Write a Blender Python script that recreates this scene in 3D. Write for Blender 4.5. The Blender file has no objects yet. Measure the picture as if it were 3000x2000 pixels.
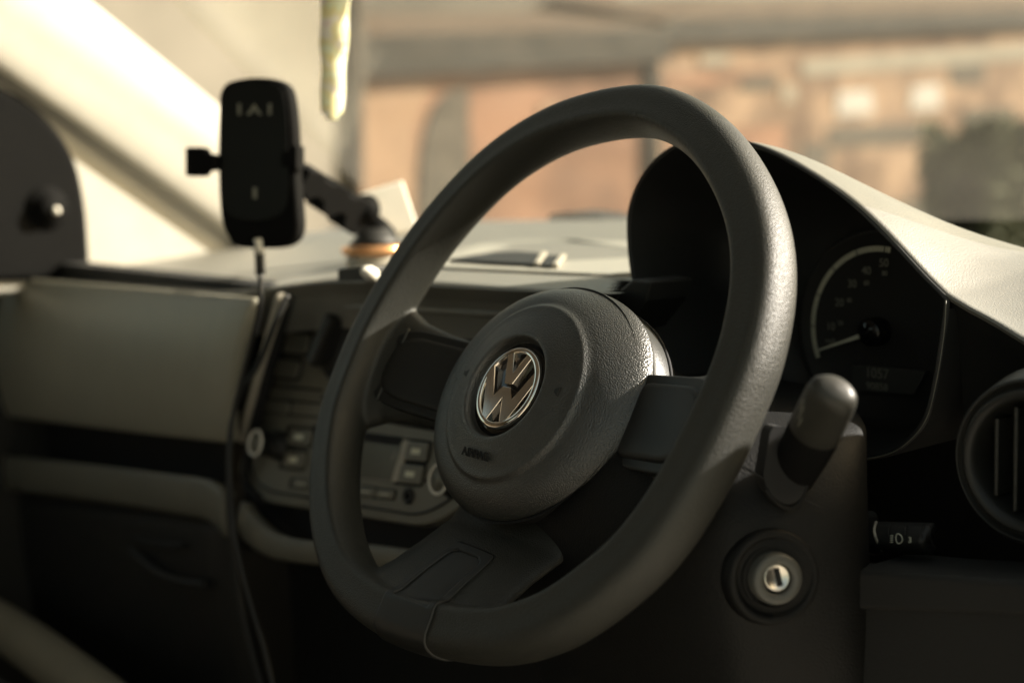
import bpy, bmesh, math, random
from mathutils import Vector, Matrix
random.seed(4)
SC = bpy.context.scene
COL = SC.collection
R = math.radians

# ---------------------------------------------------------------- camera, sky, sun, exposure
# world: origin = centre of the steering wheel's badge, X to the driver's door, Y forward, Z up (metres)
CAM = Vector((0.6374, -0.5046, 0.1104))
CM = ((0.6264, -0.0606, 0.7771), (0.7788, 0.0889, -0.6209), (-0.0315, 0.9942, 0.1029))
cd = bpy.data.cameras.new('camera'); cam = bpy.data.objects.new('camera', cd); COL.objects.link(cam)
cam.matrix_world = Matrix.Translation(CAM) @ Matrix(CM).to_4x4()
cd.sensor_width = 36; cd.lens = 50.0; cd.clip_start = 0.01; cd.clip_end = 2000
cd.dof.use_dof = True; cd.dof.focus_distance = 0.80; cd.dof.aperture_fstop = 4.2
SC.camera = cam
SUN = Vector((0.484, 0.718, 0.50)).normalized()
W = bpy.data.worlds.new('World'); SC.world = W; W.use_nodes = True
nt = W.node_tree
bg = nt.nodes['Background']; sky = nt.nodes.new('ShaderNodeTexSky'); sky.sky_type = 'NISHITA'
sky.sun_disc = False; sky.sun_elevation = math.asin(SUN.z); sky.sun_rotation = math.atan2(SUN.x, SUN.y)
sky.dust_density = 4.0; sky.air_density = 1.0; sky.ozone_density = 1.0
mx = nt.nodes.new('ShaderNodeMix'); mx.data_type = 'RGBA'; mx.blend_type = 'MULTIPLY'; mx.inputs[0].default_value = 1.0
mx.inputs[7].default_value = (1.0, 0.87, 0.57, 1)          # warm hazy afternoon air
nt.links.new(sky.outputs[0], mx.inputs[6]); nt.links.new(mx.outputs[2], bg.inputs[0]); bg.inputs[1].default_value = 0.08
sl = bpy.data.lights.new('sun', 'SUN'); sl.energy = 5.0; sl.angle = R(0.5); sl.color = (1.0, 0.94, 0.85)
so = bpy.data.objects.new('sun', sl); COL.objects.link(so)
so.rotation_euler = (-SUN).to_track_quat('-Z', 'Y').to_euler(); so.location = SUN * 30
vs = SC.view_settings; vs.view_transform = 'Standard'; vs.look = 'None'; vs.gamma = 1; vs.use_curve_mapping = False
vs.exposure = 1.8

# ---------------------------------------------------------------- helpers
WU, WV, WW = Vector((.999, -.022, -.038)), Vector((.044, .5, .865)), Vector((0, -.866, .5))
def WL(u, v, w): return WU*u + WV*v + WW*w                  # a point of the steering wheel
CMX = Matrix(CM)
def ray(x, y): return CMX @ Vector(((x-1176)/3267, -(y-784)/3267, -1))
def at(x, y, axis, val):                                    # sight line met with an axis-aligned plane of the car
    r = ray(x, y); i = 'xyz'.index(axis); return CAM + r*((val-CAM[i])/r[i])
def on(x, y, p, n):                                         # sight line met with any plane
    r = ray(x, y); n = Vector(n); return CAM + r*((Vector(p)-CAM).dot(n)/r.dot(n))

def link(name, me, mat, parent=None, smooth=True):
    for v in ():
        pass
    o = bpy.data.objects.new(name, me); COL.objects.link(o)
    if len(me.vertices):
        c = Vector((0, 0, 0))
        for v in me.vertices: c += v.co
        c /= len(me.vertices)
        me.transform(Matrix.Translation(-c)); o.location = c
    if mat: me.materials.append(mat)
    if smooth:
        for p in me.polygons: p.use_smooth = True
    if parent:
        o.parent = parent
        base = Vector((0, 0, 0)); q = parent
        while q: base += q.location; q = q.parent
        o.location = o.location - base
    return o
def mesh(name, vs_, fs, mat, parent=None, smooth=True):
    used = sorted({i for f in fs for i in f})
    if len(used) < len(vs_):
        ix = {a: k for k, a in enumerate(used)}; vs_ = [vs_[a] for a in used]; fs = [tuple(ix[i] for i in f) for f in fs]
    me = bpy.data.meshes.new(name); me.from_pydata([tuple(v) for v in vs_], [], fs); me.update()
    bm = bmesh.new(); bm.from_mesh(me); bmesh.ops.recalc_face_normals(bm, faces=bm.faces); bm.to_mesh(me); bm.free()
    return link(name, me, mat, parent, smooth)
def bevel(o, w, seg=3, ang=30):
    m = o.modifiers.new('bevel', 'BEVEL'); m.width = w; m.segments = seg; m.limit_method = 'ANGLE'; m.angle_limit = R(ang); m.harden_normals = False
    return o
def subsurf(o, n=2):
    m = o.modifiers.new('sub', 'SUBSURF'); m.levels = n; m.render_levels = n; return o
def solid(o, t, off=-1):
    m = o.modifiers.new('solid', 'SOLIDIFY'); m.thickness = t; m.offset = off; return o
def empty(name, loc, label=None, cat=None, group=None, kind=None):
    o = bpy.data.objects.new(name, None); COL.objects.link(o); o.location = loc; o.empty_display_size = .02
    return tag(o, label, cat, group, kind)
def tag(o, label=None, cat=None, group=None, kind=None):
    if label: o['label'] = label
    if cat: o['category'] = cat
    if group: o['group'] = group
    if kind: o['kind'] = kind
    return o
def grid(rows, closed_u=False, closed_v=False):             # rows of points -> verts, quads
    n = len(rows); m = len(rows[0]); V = [p for r in rows for p in r]; F = []
    for i in range(n if closed_v else n-1):
        for j in range(m if closed_u else m-1):
            a = i*m+j; b = i*m+(j+1) % m; c = ((i+1) % n)*m+(j+1) % m; d = ((i+1) % n)*m+j
            F.append((a, b, c, d))
    return V, F
def join(*parts):
    V, F = [], []
    for v, f in parts:
        k = len(V); V += list(v); F += [tuple(i+k for i in q) for q in f]
    return V, F
def prism(pts, vec):                                        # polygon pushed along vec, closed
    n = len(pts); pts = [Vector(p) for p in pts]; vec = Vector(vec)
    V = pts + [p+vec for p in pts]
    F = [tuple(range(n)), tuple(range(2*n-1, n-1, -1))]
    F += [(i, (i+1) % n, n+(i+1) % n, n+i) for i in range(n)]
    return V, F
def roundpoly(pts, r, k=5):                                 # rounded corners on a planar polygon
    out = []; n = len(pts); pts = [Vector(p) for p in pts]
    for i in range(n):
        p = pts[i]; a = (pts[i-1]-p); b = (pts[(i+1) % n]-p)
        ra = min(r, a.length*.48, b.length*.48)
        A = p+a.normalized()*ra; B = p+b.normalized()*ra
        for j in range(k+1):
            t = j/k; out.append(A*(1-t)**2 + p*2*t*(1-t) + B*t*t)
    return out
def spline(pts, n=8, closed=False):                         # Catmull-Rom
    pts = [Vector(p) for p in pts]; N = len(pts); out = []
    for i in range(N if closed else N-1):
        p1, p2 = pts[i], pts[(i+1) % N]
        p0 = pts[i-1] if (closed or i > 0) else p1*2-p2
        p3 = pts[(i+2) % N] if (closed or i+2 < N) else p2*2-p1
        for j in range(n):
            t = j/n
            out.append(.5*((2*p1)+(p2-p0)*t+(2*p0-5*p1+4*p2-p3)*t*t+(3*p1-p0-3*p2+p3)*t**3))
    if not closed: out.append(pts[-1])
    return out
def tube(pts, r, k=10, closed=False, cap=True):
    pts = [Vector(p) for p in pts]; N = len(pts); rows = []; ref = Vector((0.31, 0.2, 0.93))
    rr = r if callable(r) else (lambda t: r)
    nrm = None
    for i, p in enumerate(pts):
        a = pts[i-1] if (closed or i > 0) else p; b = pts[(i+1) % N] if (closed or i < N-1) else p
        t = (b-a).normalized()
        if nrm is None:
            nrm = t.cross(ref).normalized()
        nrm = (nrm-t*nrm.dot(t)).normalized(); bn = t.cross(nrm)
        q = rr(i/max(1, N-1))
        rows.append([p+(nrm*math.cos(2*math.pi*j/k)+bn*math.sin(2*math.pi*j/k))*q for j in range(k)])
    V, F = grid(rows, closed_u=True, closed_v=closed)
    if cap and not closed:
        F.append(tuple(range(k-1, -1, -1))); F.append(tuple((N-1)*k+j for j in range(k)))
    return V, F
def frame(n):                                               # two axes square to n (second one upward)
    n = Vector(n).normalized(); up = Vector((0, 0, 1))
    if abs(n.z) > .95: up = Vector((0, 1, 0))
    a = up.cross(n).normalized(); b = n.cross(a); return a, b, n
def lathe(profile, c, n, k=64, sx=1.0, axes=None, capends=True):
    a, b, n = axes or frame(n); c = Vector(c); rows = []
    for (r, h) in profile:
        rows.append([c + a*(r*sx*math.cos(2*math.pi*j/k)) + b*(r*math.sin(2*math.pi*j/k)) + n*h for j in range(k)])
    V, F = grid(rows, closed_u=True)
    if capends:
        if profile[0][0] > 1e-6: F.append(tuple(range(k)))
        if profile[-1][0] > 1e-6: F.append(tuple((len(profile)-1)*k+j for j in range(k-1, -1, -1)))
    return V, F
def box(c, ax, ay, az, sx, sy, sz):
    c = Vector(c); P = []
    for k in (-1, 1):
        for (i, j) in ((-1, -1), (1, -1), (1, 1), (-1, 1)): P.append(c+ax*(i*sx/2)+ay*(j*sy/2)+az*(k*sz/2))
    return P, [(0, 3, 2, 1), (4, 5, 6, 7), (0, 1, 5, 4), (1, 2, 6, 5), (2, 3, 7, 6), (3, 0, 4, 7)]
AX, AY, AZ = Vector((1, 0, 0)), Vector((0, 1, 0)), Vector((0, 0, 1))
def text(name, body, size, origin, ex, ey, mat, parent, depth=.0003, align='CENTER', bold=0.0):
    cu = bpy.data.curves.new(name, 'FONT'); cu.body = body; cu.size = size; cu.align_x = align; cu.align_y = 'CENTER'
    cu.extrude = depth/2; cu.offset = bold
    ob = bpy.data.objects.new(name, cu); COL.objects.link(ob)
    dg = bpy.context.evaluated_depsgraph_get(); me = bpy.data.meshes.new_from_object(ob.evaluated_get(dg))
    bpy.data.objects.remove(ob); bpy.data.curves.remove(cu)
    ex = Vector(ex).normalized(); ey = Vector(ey); ey = (ey-ex*ey.dot(ex)).normalized(); ez = ex.cross(ey)
    m = Matrix((ex, ey, ez)).transposed().to_4x4(); m.translation = Vector(origin); me.transform(m)
    me.materials.clear()
    return link(name, me, mat, parent, False)

# ---------------------------------------------------------------- materials
def plastic(name, col, rough=.5, grain=0, bump=.25, spec=.5, metal=0.0, coat=0.0, var=.12, dist=.0004):
    m = bpy.data.materials.new(name); m.use_nodes = True; n = m.node_tree; b = n.nodes['Principled BSDF']
    b.inputs['Roughness'].default_value = rough; b.inputs['Metallic'].default_value = metal
    b.inputs['Specular IOR Level'].default_value = spec; b.inputs['Coat Weight'].default_value = coat
    tc = n.nodes.new('ShaderNodeTexCoord')
    nz = n.nodes.new('ShaderNodeTexNoise'); nz.inputs['Scale'].default_value = 35; nz.inputs['Detail'].default_value = 5
    n.links.new(tc.outputs['Object'], nz.inputs['Vector'])
    mp = n.nodes.new('ShaderNodeMapRange'); mp.inputs[3].default_value = 1-var; mp.inputs[4].default_value = 1+var
    n.links.new(nz.outputs[0], mp.inputs[0])
    mu = n.nodes.new('ShaderNodeMix'); mu.data_type = 'RGBA'; mu.blend_type = 'MULTIPLY'; mu.inputs[0].default_value = 1
    mu.inputs[6].default_value = (*col, 1)
    n.links.new(mp.outputs[0], mu.inputs[7]); n.links.new(mu.outputs[2], b.inputs['Base Color'])
    mr = n.nodes.new('ShaderNodeMapRange'); mr.inputs[3].default_value = max(.02, rough-.06); mr.inputs[4].default_value = rough+.06
    n.links.new(nz.outputs[0], mr.inputs[0]); n.links.new(mr.outputs[0], b.inputs['Roughness'])
    if grain:
        wn = n.nodes.new('ShaderNodeTexNoise'); wn.inputs['Scale'].default_value = grain*.5; wn.inputs['Detail'].default_value = 2
        n.links.new(tc.outputs['Object'], wn.inputs['Vector'])
        mxv = n.nodes.new('ShaderNodeMix'); mxv.data_type = 'VECTOR'; mxv.inputs[0].default_value = .35/grain
        n.links.new(tc.outputs['Object'], mxv.inputs[4]); n.links.new(wn.outputs[1], mxv.inputs[5])
        vo = n.nodes.new('ShaderNodeTexVoronoi'); vo.feature = 'SMOOTH_F1'; vo.inputs['Scale'].default_value = grain; vo.inputs['Smoothness'].default_value = .35
        n.links.new(mxv.outputs[1], vo.inputs['Vector'])
        n2 = n.nodes.new('ShaderNodeTexNoise'); n2.inputs['Scale'].default_value = grain*1.7; n2.inputs['Detail'].default_value = 2
        n.links.new(tc.outputs['Object'], n2.inputs['Vector'])
        ad = n.nodes.new('ShaderNodeMath'); ad.operation = 'MULTIPLY_ADD'; ad.inputs[1].default_value = .35
        n.links.new(n2.outputs[0], ad.inputs[0]); n.links.new(vo.outputs[0], ad.inputs[2])
        bu = n.nodes.new('ShaderNodeBump'); bu.invert = True; bu.inputs['Strength'].default_value = bump; bu.inputs['Distance'].default_value = dist
        n.links.new(ad.outputs[0], bu.inputs['Height']); n.links.new(bu.outputs[0], b.inputs['Normal'])
    return m
DK = (.030, .029, .025)
M_rim = plastic('rim_leather', (.024, .0238, .0195), .48, 1150, .65, spec=.4, dist=.0004)
M_pad = plastic('airbag_vinyl', (.022, .0219, .018), .36, 1150, .7, spec=1.0, dist=.00045)
M_sat = plastic('satin_trim', (.013, .013, .0115), .46, 2600, .12, spec=.4)
M_tray = plastic('tray_plastic', (.14, .135, .108), .5, 1500, .2)
M_blk = plastic('matt_black', (.012, .012, .011), .55, 1800, .2)
M_hub = plastic('hub_plastic', (.028, .0278, .023), .36, 2400, .25)
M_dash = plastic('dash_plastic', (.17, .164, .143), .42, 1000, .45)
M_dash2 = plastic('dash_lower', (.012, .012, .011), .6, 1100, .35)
M_shroud = plastic('shroud_plastic', (.007, .007, .0065), .6, 1000, .7, spec=.2)
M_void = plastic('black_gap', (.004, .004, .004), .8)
M_dpad_lit = plastic('dash_pad_sunlit', (.30, .29, .25), .42, 1000, .45)  # dash plastic in a paler colour, painting in the sunlit pad
M_panel = plastic('painted_panel', (.27, .255, .20), .45, 0)
M_fasc = plastic('console_fascia', (.15, .144, .114), .42, 2400, .1)
M_btn = plastic('console_button', (.15, .144, .115), .4)
M_lcd = plastic('console_screen', (.09, .088, .068), .25)
M_edge = plastic('bezel_trim', (.36, .33, .27), .35)
M_edge2 = plastic('lock_grey', (.07, .07, .062), .5)
M_chrome = plastic('chrome', (.80, .74, .66), .07, 0, metal=1.0, var=.03)
M_steel = plastic('lock_steel', (.80, .75, .67), .32, 0, metal=1.0, var=.05)
M_gloss = plastic('gloss_black', (.006, .006, .006), .08)
M_face = plastic('holder_gloss', (.008, .008, .008), .3, spec=.12)
M_white = plastic('white_print', (.55, .55, .45), .5)
M_dim = plastic('dim_print', (.70, .70, .56), .5)
M_num = plastic('numeral_print', (.20, .20, .165), .5)
M_tick = plastic('dark_tick', (.05, .05, .04), .5)
M_trim = plastic('pillar_cloth', (.38, .362, .32), .75, 700, .15, spec=.2)
M_liner = plastic('headliner', (.20, .175, .148), .9, 500, .1)
M_body = plastic('body_paint', (.40, .38, .335), .4, coat=.3)
M_ivory = plastic('white_card', (.75, .72, .64), .5)
M_copper = plastic('copper_ring', (.80, .42, .20), .3, metal=.8)
M_seat = plastic('seat_cloth', (.015, .015, .014), .9, 500, .3)
M_seatp = plastic('seat_pale', (.20, .18, .13), .8, 500, .2)
M_carpet = plastic('carpet', (.008, .008, .007), .95, 400, .3)

# ---------------------------------------------------------------- car shell (setting that shades the cabin)
def patch(name, a, b, c, d, mat, th, parent=None, kind=None):
    o = mesh(name, *prism([a, b, c, d], th), mat, parent, False)
    if kind: o['kind'] = kind
    return o

M_block = plastic('sun_block_black', (.02, .02, .018), .6)
shell = empty('car_body', (-.33, -.4, -.6), 'cream painted car body shell with cloth lined roof and dark carpet floor', 'car body')
patch('roof', (-.92, .03, .50), (.22, .03, .50), (.22, -1.7, .50), (-.92, -1.7, .50), M_liner, (0, 0, .04), shell)
patch('floor', (-1.02, -1.7, -.68), (.36, -1.7, -.68), (.36, .75, -.68), (-1.02, .75, -.68), M_carpet, (0, 0, -.04), shell)
patch('firewall', (-1.02, .62, -.68), (.36, .62, -.68), (.36, .62, .02), (-1.02, .62, .02), M_carpet, (0, .03, 0), shell)
patch('rear_bulkhead', (-1.02, -1.7, -.68), (.36, -1.7, -.68), (.36, -1.7, .2), (-1.02, -1.7, .2), M_seat, (0, -.03, 0), shell)
bevel(mesh('sun_block', *prism([(.335, .0, -.2), (.335, .6, -.2), (.335, .6, .24), (.335, .45, .17), (.335, .35, .148), (.335, .235, .155), (.335, .17, .055), (.335, .1, .045), (.335, .0, .03)], (.03, 0, 0)), M_block, shell, False), .008)  # unseen block, added and shaped to keep sun off the column cover
patch('side_panel', (.32, -1.7, -.68), (.32, -.72, -.68), (.32, -.72, .50), (.32, -1.7, .50), M_liner, (.04, 0, 0), shell)
patch('side_panel', (-1.0, -1.7, -.68), (-1.0, -.55, -.68), (-.92, -.55, .50), (-.92, -1.7, .50), M_liner, (-.04, 0, 0), shell)
patch('sill', (.34, -1.5, -.68), (.42, -1.5, -.68), (.42, .5, -.68), (.34, .5, -.68), M_body, (0, 0, .16), shell)
ds = empty('driver_seat', (.0, -.6, -.5), 'unseen dark cloth driver seat added to block light from the rear', 'car seat')  # out of view, put in to cut rear light on the wheel face
def cushion(name, c, sx, sy, sz, rx):
    o = mesh(name, *box(c, AX, AY*math.cos(rx)+AZ*math.sin(rx), AZ*math.cos(rx)-AY*math.sin(rx), sx, sy, sz), M_seat, ds, False); bevel(o, .05, 5); return o
cushion('seat_cushion', (0, -.55, -.38), .48, .50, .14, .1); cushion('backrest', (0, -.93, .0), .46, .13, .62, .28); cushion('headrest', (0, -1.06, .38), .26, .10, .18, .2)
# windscreen
def glassmat(name, tint, refl=.06, dusty=.03):
    m = bpy.data.materials.new(name); m.use_nodes = True; n = m.node_tree; n.nodes.clear()
    out = n.nodes.new('ShaderNodeOutputMaterial'); tr = n.nodes.new('ShaderNodeBsdfTransparent'); tr.inputs[0].default_value = (*tint, 1)
    gl = n.nodes.new('ShaderNodeBsdfGlossy'); gl.inputs['Roughness'].default_value = .02
    tl = n.nodes.new('ShaderNodeBsdfTranslucent'); tl.inputs[0].default_value = (.9, .85, .75, 1)
    lw = n.nodes.new('ShaderNodeLayerWeight'); lw.inputs[0].default_value = .5
    pw = n.nodes.new('ShaderNodeMath'); pw.operation = 'POWER'; pw.inputs[1].default_value = 5
    fr = n.nodes.new('ShaderNodeMath'); fr.operation = 'MULTIPLY_ADD'; fr.inputs[1].default_value = .5; fr.inputs[2].default_value = refl*.35
    n.links.new(lw.outputs['Facing'], pw.inputs[0]); n.links.new(pw.outputs[0], fr.inputs[0])
    nz = n.nodes.new('ShaderNodeTexNoise'); nz.inputs['Scale'].default_value = 9; nz.inputs['Detail'].default_value = 6
    mr = n.nodes.new('ShaderNodeMapRange'); mr.inputs[3].default_value = dusty*.4; mr.inputs[4].default_value = dusty*1.6
    n.links.new(nz.outputs[0], mr.inputs[0])
    a = n.nodes.new('ShaderNodeMixShader'); b = n.nodes.new('ShaderNodeMixShader')
    n.links.new(mr.outputs[0], a.inputs[0]); n.links.new(tr.outputs[0], a.inputs[1]); n.links.new(tl.outputs[0], a.inputs[2])
    n.links.new(fr.outputs[0], b.inputs[0]); n.links.new(a.outputs[0], b.inputs[1]); n.links.new(gl.outputs[0], b.inputs[2])
    n.links.new(b.outputs[0], out.inputs[0]); return m
M_glass = glassmat('windscreen_glass', (.93, .93, .90), dusty=.009)
ws = mesh('windscreen', *prism([(-.93, .56, .075), (.27, .56, .075), (.20, .05, .50), (-.88, .05, .50)], (0, .004, .004)), M_glass, None, False)
tag(ws, 'large dusty glass windscreen above the dashboard', 'windscreen')

# passenger side pillar: a long beige trim with a crest and a lower facet
def pl(p, q, n=10): return [Vector(p).lerp(Vector(q), i/n) for i in range(n+1)]
def lineon(p0, p1, val, ext=.25):
    a, b = at(*p0, 'x', val), at(*p1, 'x', val); d = b-a; return a-d*ext, b+d*ext
up_ = lineon((205, 0), (610, 330), -.93, .35)
cr_ = lineon((30, 60), (520, 395), -.912, .30)
lo_ = lineon((0, 165), (480, 505), -.914, .25)
rows = [pl(up_[0]+Vector((-.03, .02, -.01)), up_[1]+Vector((-.03, .02, -.01))), pl(*up_), pl((up_[0]*.35+cr_[0]*.65)+Vector((.010, 0, 0)), (up_[1]*.35+cr_[1]*.65)+Vector((.010, 0, 0))), pl(*cr_),
        pl((lo_[0]*.5+cr_[0]*.5)+Vector((.002, 0, 0)), (lo_[1]*.5+cr_[1]*.5)+Vector((.002, 0, 0))), pl(*lo_), pl(lo_[0]+Vector((-.02, 0, .0)), lo_[1]+Vector((-.02, 0, .0)))]
pil = mesh('pillar_trim', *grid(rows), M_trim); solid(pil, .004, 1); subsurf(pil, 2)
tag(pil, 'sloping beige pillar trim between the passenger window and windscreen', 'pillar trim')
# passenger door seen behind the dash: painted frame, black mirror triangle
door = empty('passenger_door', (-1.0, .1, -.2), 'passenger door with cream painted frame and black mirror corner', 'car door')
P = [at(*p, 'x', -.932) for p in [(-250, -60), (0, 120), (240, 300), (480, 470), (640, 590), (560, 640), (260, 660), (-250, 700)]]
bevel(mesh('door_frame', *prism(P, (-.03, 0, 0)), M_body, door, False), .01)
P = spline([at(*p, 'x', -.922) for p in [(-140, 120), (0, 196), (60, 230), (110, 272), (150, 322), (180, 384), (198, 470), (206, 560), (210, 640)]], 5)
P += [at(-140, 650, 'x', -.922)]
M_sail = plastic('mirror_corner_black', (.007, .007, .007), .65, 0, spec=.03)
sail = mesh('mirror_corner', *prism(P, (-.035, 0, 0)), M_sail, door, False); bevel(sail, .008, 4)
kc = at(108, 478, 'x', -.922)
mesh('mirror_knob', *lathe([(.0, .016), (.010, .016), (.014, .012), (.016, .004), (.024, .002), (.026, -.002)], kc, (1, 0, 0), 40), M_sail, sail)
mesh('knob_button', *lathe([(.0, .006), (.003, .005), (.0045, 0)], kc+Vector((.016, .004, -.003)), (1, -.3, .2), 20), M_ivory, sail)
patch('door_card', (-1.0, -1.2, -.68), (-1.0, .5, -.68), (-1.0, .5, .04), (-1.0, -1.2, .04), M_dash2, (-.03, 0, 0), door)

# ---------------------------------------------------------------- dashboard
dash = empty('dashboard', (-.33, .2, -.1), 'dark grained car dashboard with grey painted panel on passenger side', 'dashboard')
def sm(a, b, x): t = max(0, min(1, (x-a)/(b-a))); return t*t*(3-2*t)
def front(x):                                               # front edge of the top: (y, z)
    k = sm(-.56, -.30, x); kr = sm(.155, .18, x)
    y = .075+.015*k
    y = y*(1-kr)+kr*(.180-.115*(x-.173)/.107)
    return y, .027+.019*k+.000*kr
def topz(x, y):
    yf, zf = front(x); t = max(0, (y-yf)/(.60-yf)); return zf + (.078-.034*sm(-.32, .0, x)-zf)*t**.75
rows = []
xs = [-1.0+i*1.33/200 for i in range(201)]
for j in range(56):
    r = []
    for x in xs:
        yf, zf = front(x)
        if j < 7:                                           # rounded nose
            a = (j/6)*math.pi/2; rr = .016
            r.append(Vector((x, yf + rr*(1-math.sin(a)) - .0, zf - rr + rr*math.cos(math.pi/2-a) - (.022 if j == 0 else 0))))
        else:
            y = yf+.016+(.60-yf-.016)*((j-6)/49)
            r.append(Vector((x, y, topz(x, y))))
    rows.append(r)
V, F = grid(rows)
def cut(f):                                                 # opening for the instrument cluster
    c = sum((V[i] for i in f), Vector((0, 0, 0)))/4
    return (c.x > -.074 and .170 < c.y < .30) or (c.x > -.005 and c.y < .40) or (c.x > -.022-(c.y-.10)*.95 and c.y <= .185)
mesh('dash_top', V, [f for f in F if not cut(f)], M_dash, dash)
# centre pad with the demister grille
padl = [(1050, 577), (1110, 565), (1200, 556), (1330, 556), (1460, 560), (1560, 590), (1500, 628), (1400, 636), (1200, 628), (1000, 618), (985, 606), (1005, 592)]
def ontop(x, y):                                            # sight line met with the dash top
    r = ray(x, y); t = 0.7
    while t < 2.2:
        p = CAM+r*t
        if p.y > front(p.x)[0] and p.z < topz(p.x, p.y): return p
        t += .0015
    return CAM+r*1.2
P = spline([ontop(*p) for p in padl], 4, True)
for p in P: p.z = topz(p.x, p.y)-.005
pad = mesh('dash_pad', *prism(P, (0, 0, .0075)), M_dpad_lit, dash, False); bevel(pad, .003, 3)
gp = [ontop(*p) for p in [(1033, 606), (1090, 596), (1140, 590), (1185, 588), (1236, 592), (1244, 598), (1228, 617), (1130, 612)]]
def lay(P, dz):
    return [Vector((p.x, p.y, topz(p.x, p.y)+dz)) for p in P]
mesh('demister_grille', *prism(lay(gp, .0040), (0, 0, -.004)), M_blk, pad, False)
gp2 = [ontop(*p) for p in [(1258, 597), (1290, 598), (1270, 622), (1240, 619)]]
mesh('demister_grille', *prism(lay(gp2, .0040), (0, 0, -.004)), M_blk, pad, False)
for q in ([(1244, 592), (1256, 592), (1240, 620), (1226, 618)], [(1288, 597), (1300, 598), (1282, 622), (1268, 622)]):
    bevel(mesh('grille_bar', *prism(lay([ontop(*p) for p in q], .0055), (0, 0, -.004)), M_edge, pad, False), .001)
# upper slot: black gap and ledge under the nose of the top
for (x0, x1) in ((-.46, -.055),):
    rowsA = []
    for zz, yy, in ((.030, .112), (.030, .150), (-.03, .150)):
        rowsA.append([Vector((x0+(x1-x0)*i/20, yy, zz)) for i in range(21)])
    mesh('nose_gap', *grid(rowsA), M_void, dash, False)
V, F = tube([(-.46, .108, .0205), (-.3, .105, .0255), (-.1, .105, .0285), (-.06, .108, .0285)], .0035, 10)
mesh('ledge_strip', V, F, M_dash, dash)
# passenger painted panel: gently bulged sheet
def bil(p00, p10, p11, p01, nx, ny, bulge, n):
    rows = []
    for j in range(ny+1):
        v = j/ny; r = []
        for i in range(nx+1):
            u = i/nx
            p = p00.lerp(p10, u).lerp(p01.lerp(p11, u), v)
            r.append(p + Vector(n)*bulge*(math.sin(math.pi*v)**.7)*(1-.35*(2*u-1)**4))
        rows.append(r)
    return grid(rows)
pan = mesh('painted_panel', *bil(at(-260, 618, 'y', .075), at(612, 692, 'y', .076), at(556, 1008, 'y', .068), at(-260, 915, 'y', .065), 24, 12, .014, (0, -1, .1)), M_panel, dash)
solid(pan, .012, 1 if False else -1); bevel(pan, .004, 3, 50)
# shade gap under the nose on the passenger side
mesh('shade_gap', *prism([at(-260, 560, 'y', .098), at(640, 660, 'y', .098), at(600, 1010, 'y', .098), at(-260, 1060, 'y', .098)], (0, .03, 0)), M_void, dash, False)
# open shelf below the panel
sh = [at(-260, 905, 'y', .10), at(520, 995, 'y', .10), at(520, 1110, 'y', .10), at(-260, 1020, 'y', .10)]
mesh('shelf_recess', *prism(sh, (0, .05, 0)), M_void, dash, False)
# lower trim strip and its run below the console
def ribbon(name, top, bot, mat, parent, th=.012, roundy=.003):
    n = len(top); rows = []
    for k in range(7):
        t = k/6; r = []
        for a, b in zip(top, bot):
            r.append(a.lerp(b, t) + Vector((0, -roundy*math.sin(math.pi*t), 0)))
        rows.append(r)
    o = mesh(name, *grid(rows), mat, parent); solid(o, th, -1); return o
T = spline([at(*p, 'y', .060) for p in [(-260, 1012), (0, 1044), (250, 1072), (430, 1094), (500, 1104), (540, 1130)]], 5)
B = spline([at(*p, 'y', .060) for p in [(-260, 1078), (0, 1110), (250, 1140), (430, 1166), (500, 1180), (548, 1222)]], 5)
ribbon('lower_strip', T, B, M_tray, dash)
T = spline([at(*p, 'y', .058) for p in [(556, 1150), (585, 1190), (640, 1226), (740, 1244), (860, 1250), (1010, 1270), (1100, 1275)]], 5)
B = spline([at(*p, 'y', .058) for p in [(546, 1214), (570, 1250), (630, 1282), (740, 1298), (860, 1306), (1010, 1322), (1100, 1330)]], 5)
ribbon('console_tray_lip', T, B, M_tray, dash)
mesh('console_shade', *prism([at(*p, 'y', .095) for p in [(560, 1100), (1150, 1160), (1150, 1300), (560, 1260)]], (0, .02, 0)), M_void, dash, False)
# glovebox
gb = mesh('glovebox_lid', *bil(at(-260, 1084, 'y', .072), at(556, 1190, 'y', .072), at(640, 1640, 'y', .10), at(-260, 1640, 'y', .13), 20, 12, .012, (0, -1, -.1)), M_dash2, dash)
solid(gb, .01, -1)
hb = spline([at(*p, 'y', .052) for p in [(300, 1262), (330, 1288), (370, 1318), (420, 1335), (470, 1342)]], 6)
mesh('glovebox_handle', *tube(hb, .004, 8), M_dash2, gb)
hb = spline([at(*p, 'y', .056) for p in [(310, 1235), (360, 1248), (420, 1252)]], 6)
mesh('handle_edge', *tube(hb, .003, 8), M_dash2, gb)
# driver side: vertical face below the top, lower knee panel
DFX = [(.172, .047), (.19, .0385), (.22, .0270), (.25, .0185), (.28, .012), (.36, .002)]
rows = []
for dz, yo in ((.001, .003), (-.004, .004), (-.012, .008), (-.04, .016), (-.085, .022), (-.13, .05)):
    r = []
    for i in range(25):
        x = .1725+.18*i/24
        for (xa, za), (xb, zb) in zip(DFX, DFX[1:]):
            if xa <= x <= xb: z = za+(zb-za)*(x-xa)/(xb-xa)
        r.append(Vector((x, .174-.06*sm(.19, .34, x)+yo, max(z+dz, -.088))))
    rows.append(r)
M_dface = plastic('driver_face_black', (.010, .010, .009), .6, 1200, .2, spec=.2)
mesh('driver_face', *grid(rows), M_dface, dash)
mesh('driver_back', *prism([(-.02, .30, -.30), (.36, .30, -.30), (.36, .30, .03), (-.02, .30, .03)], (0, .02, 0)), M_void, dash, False)
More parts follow.
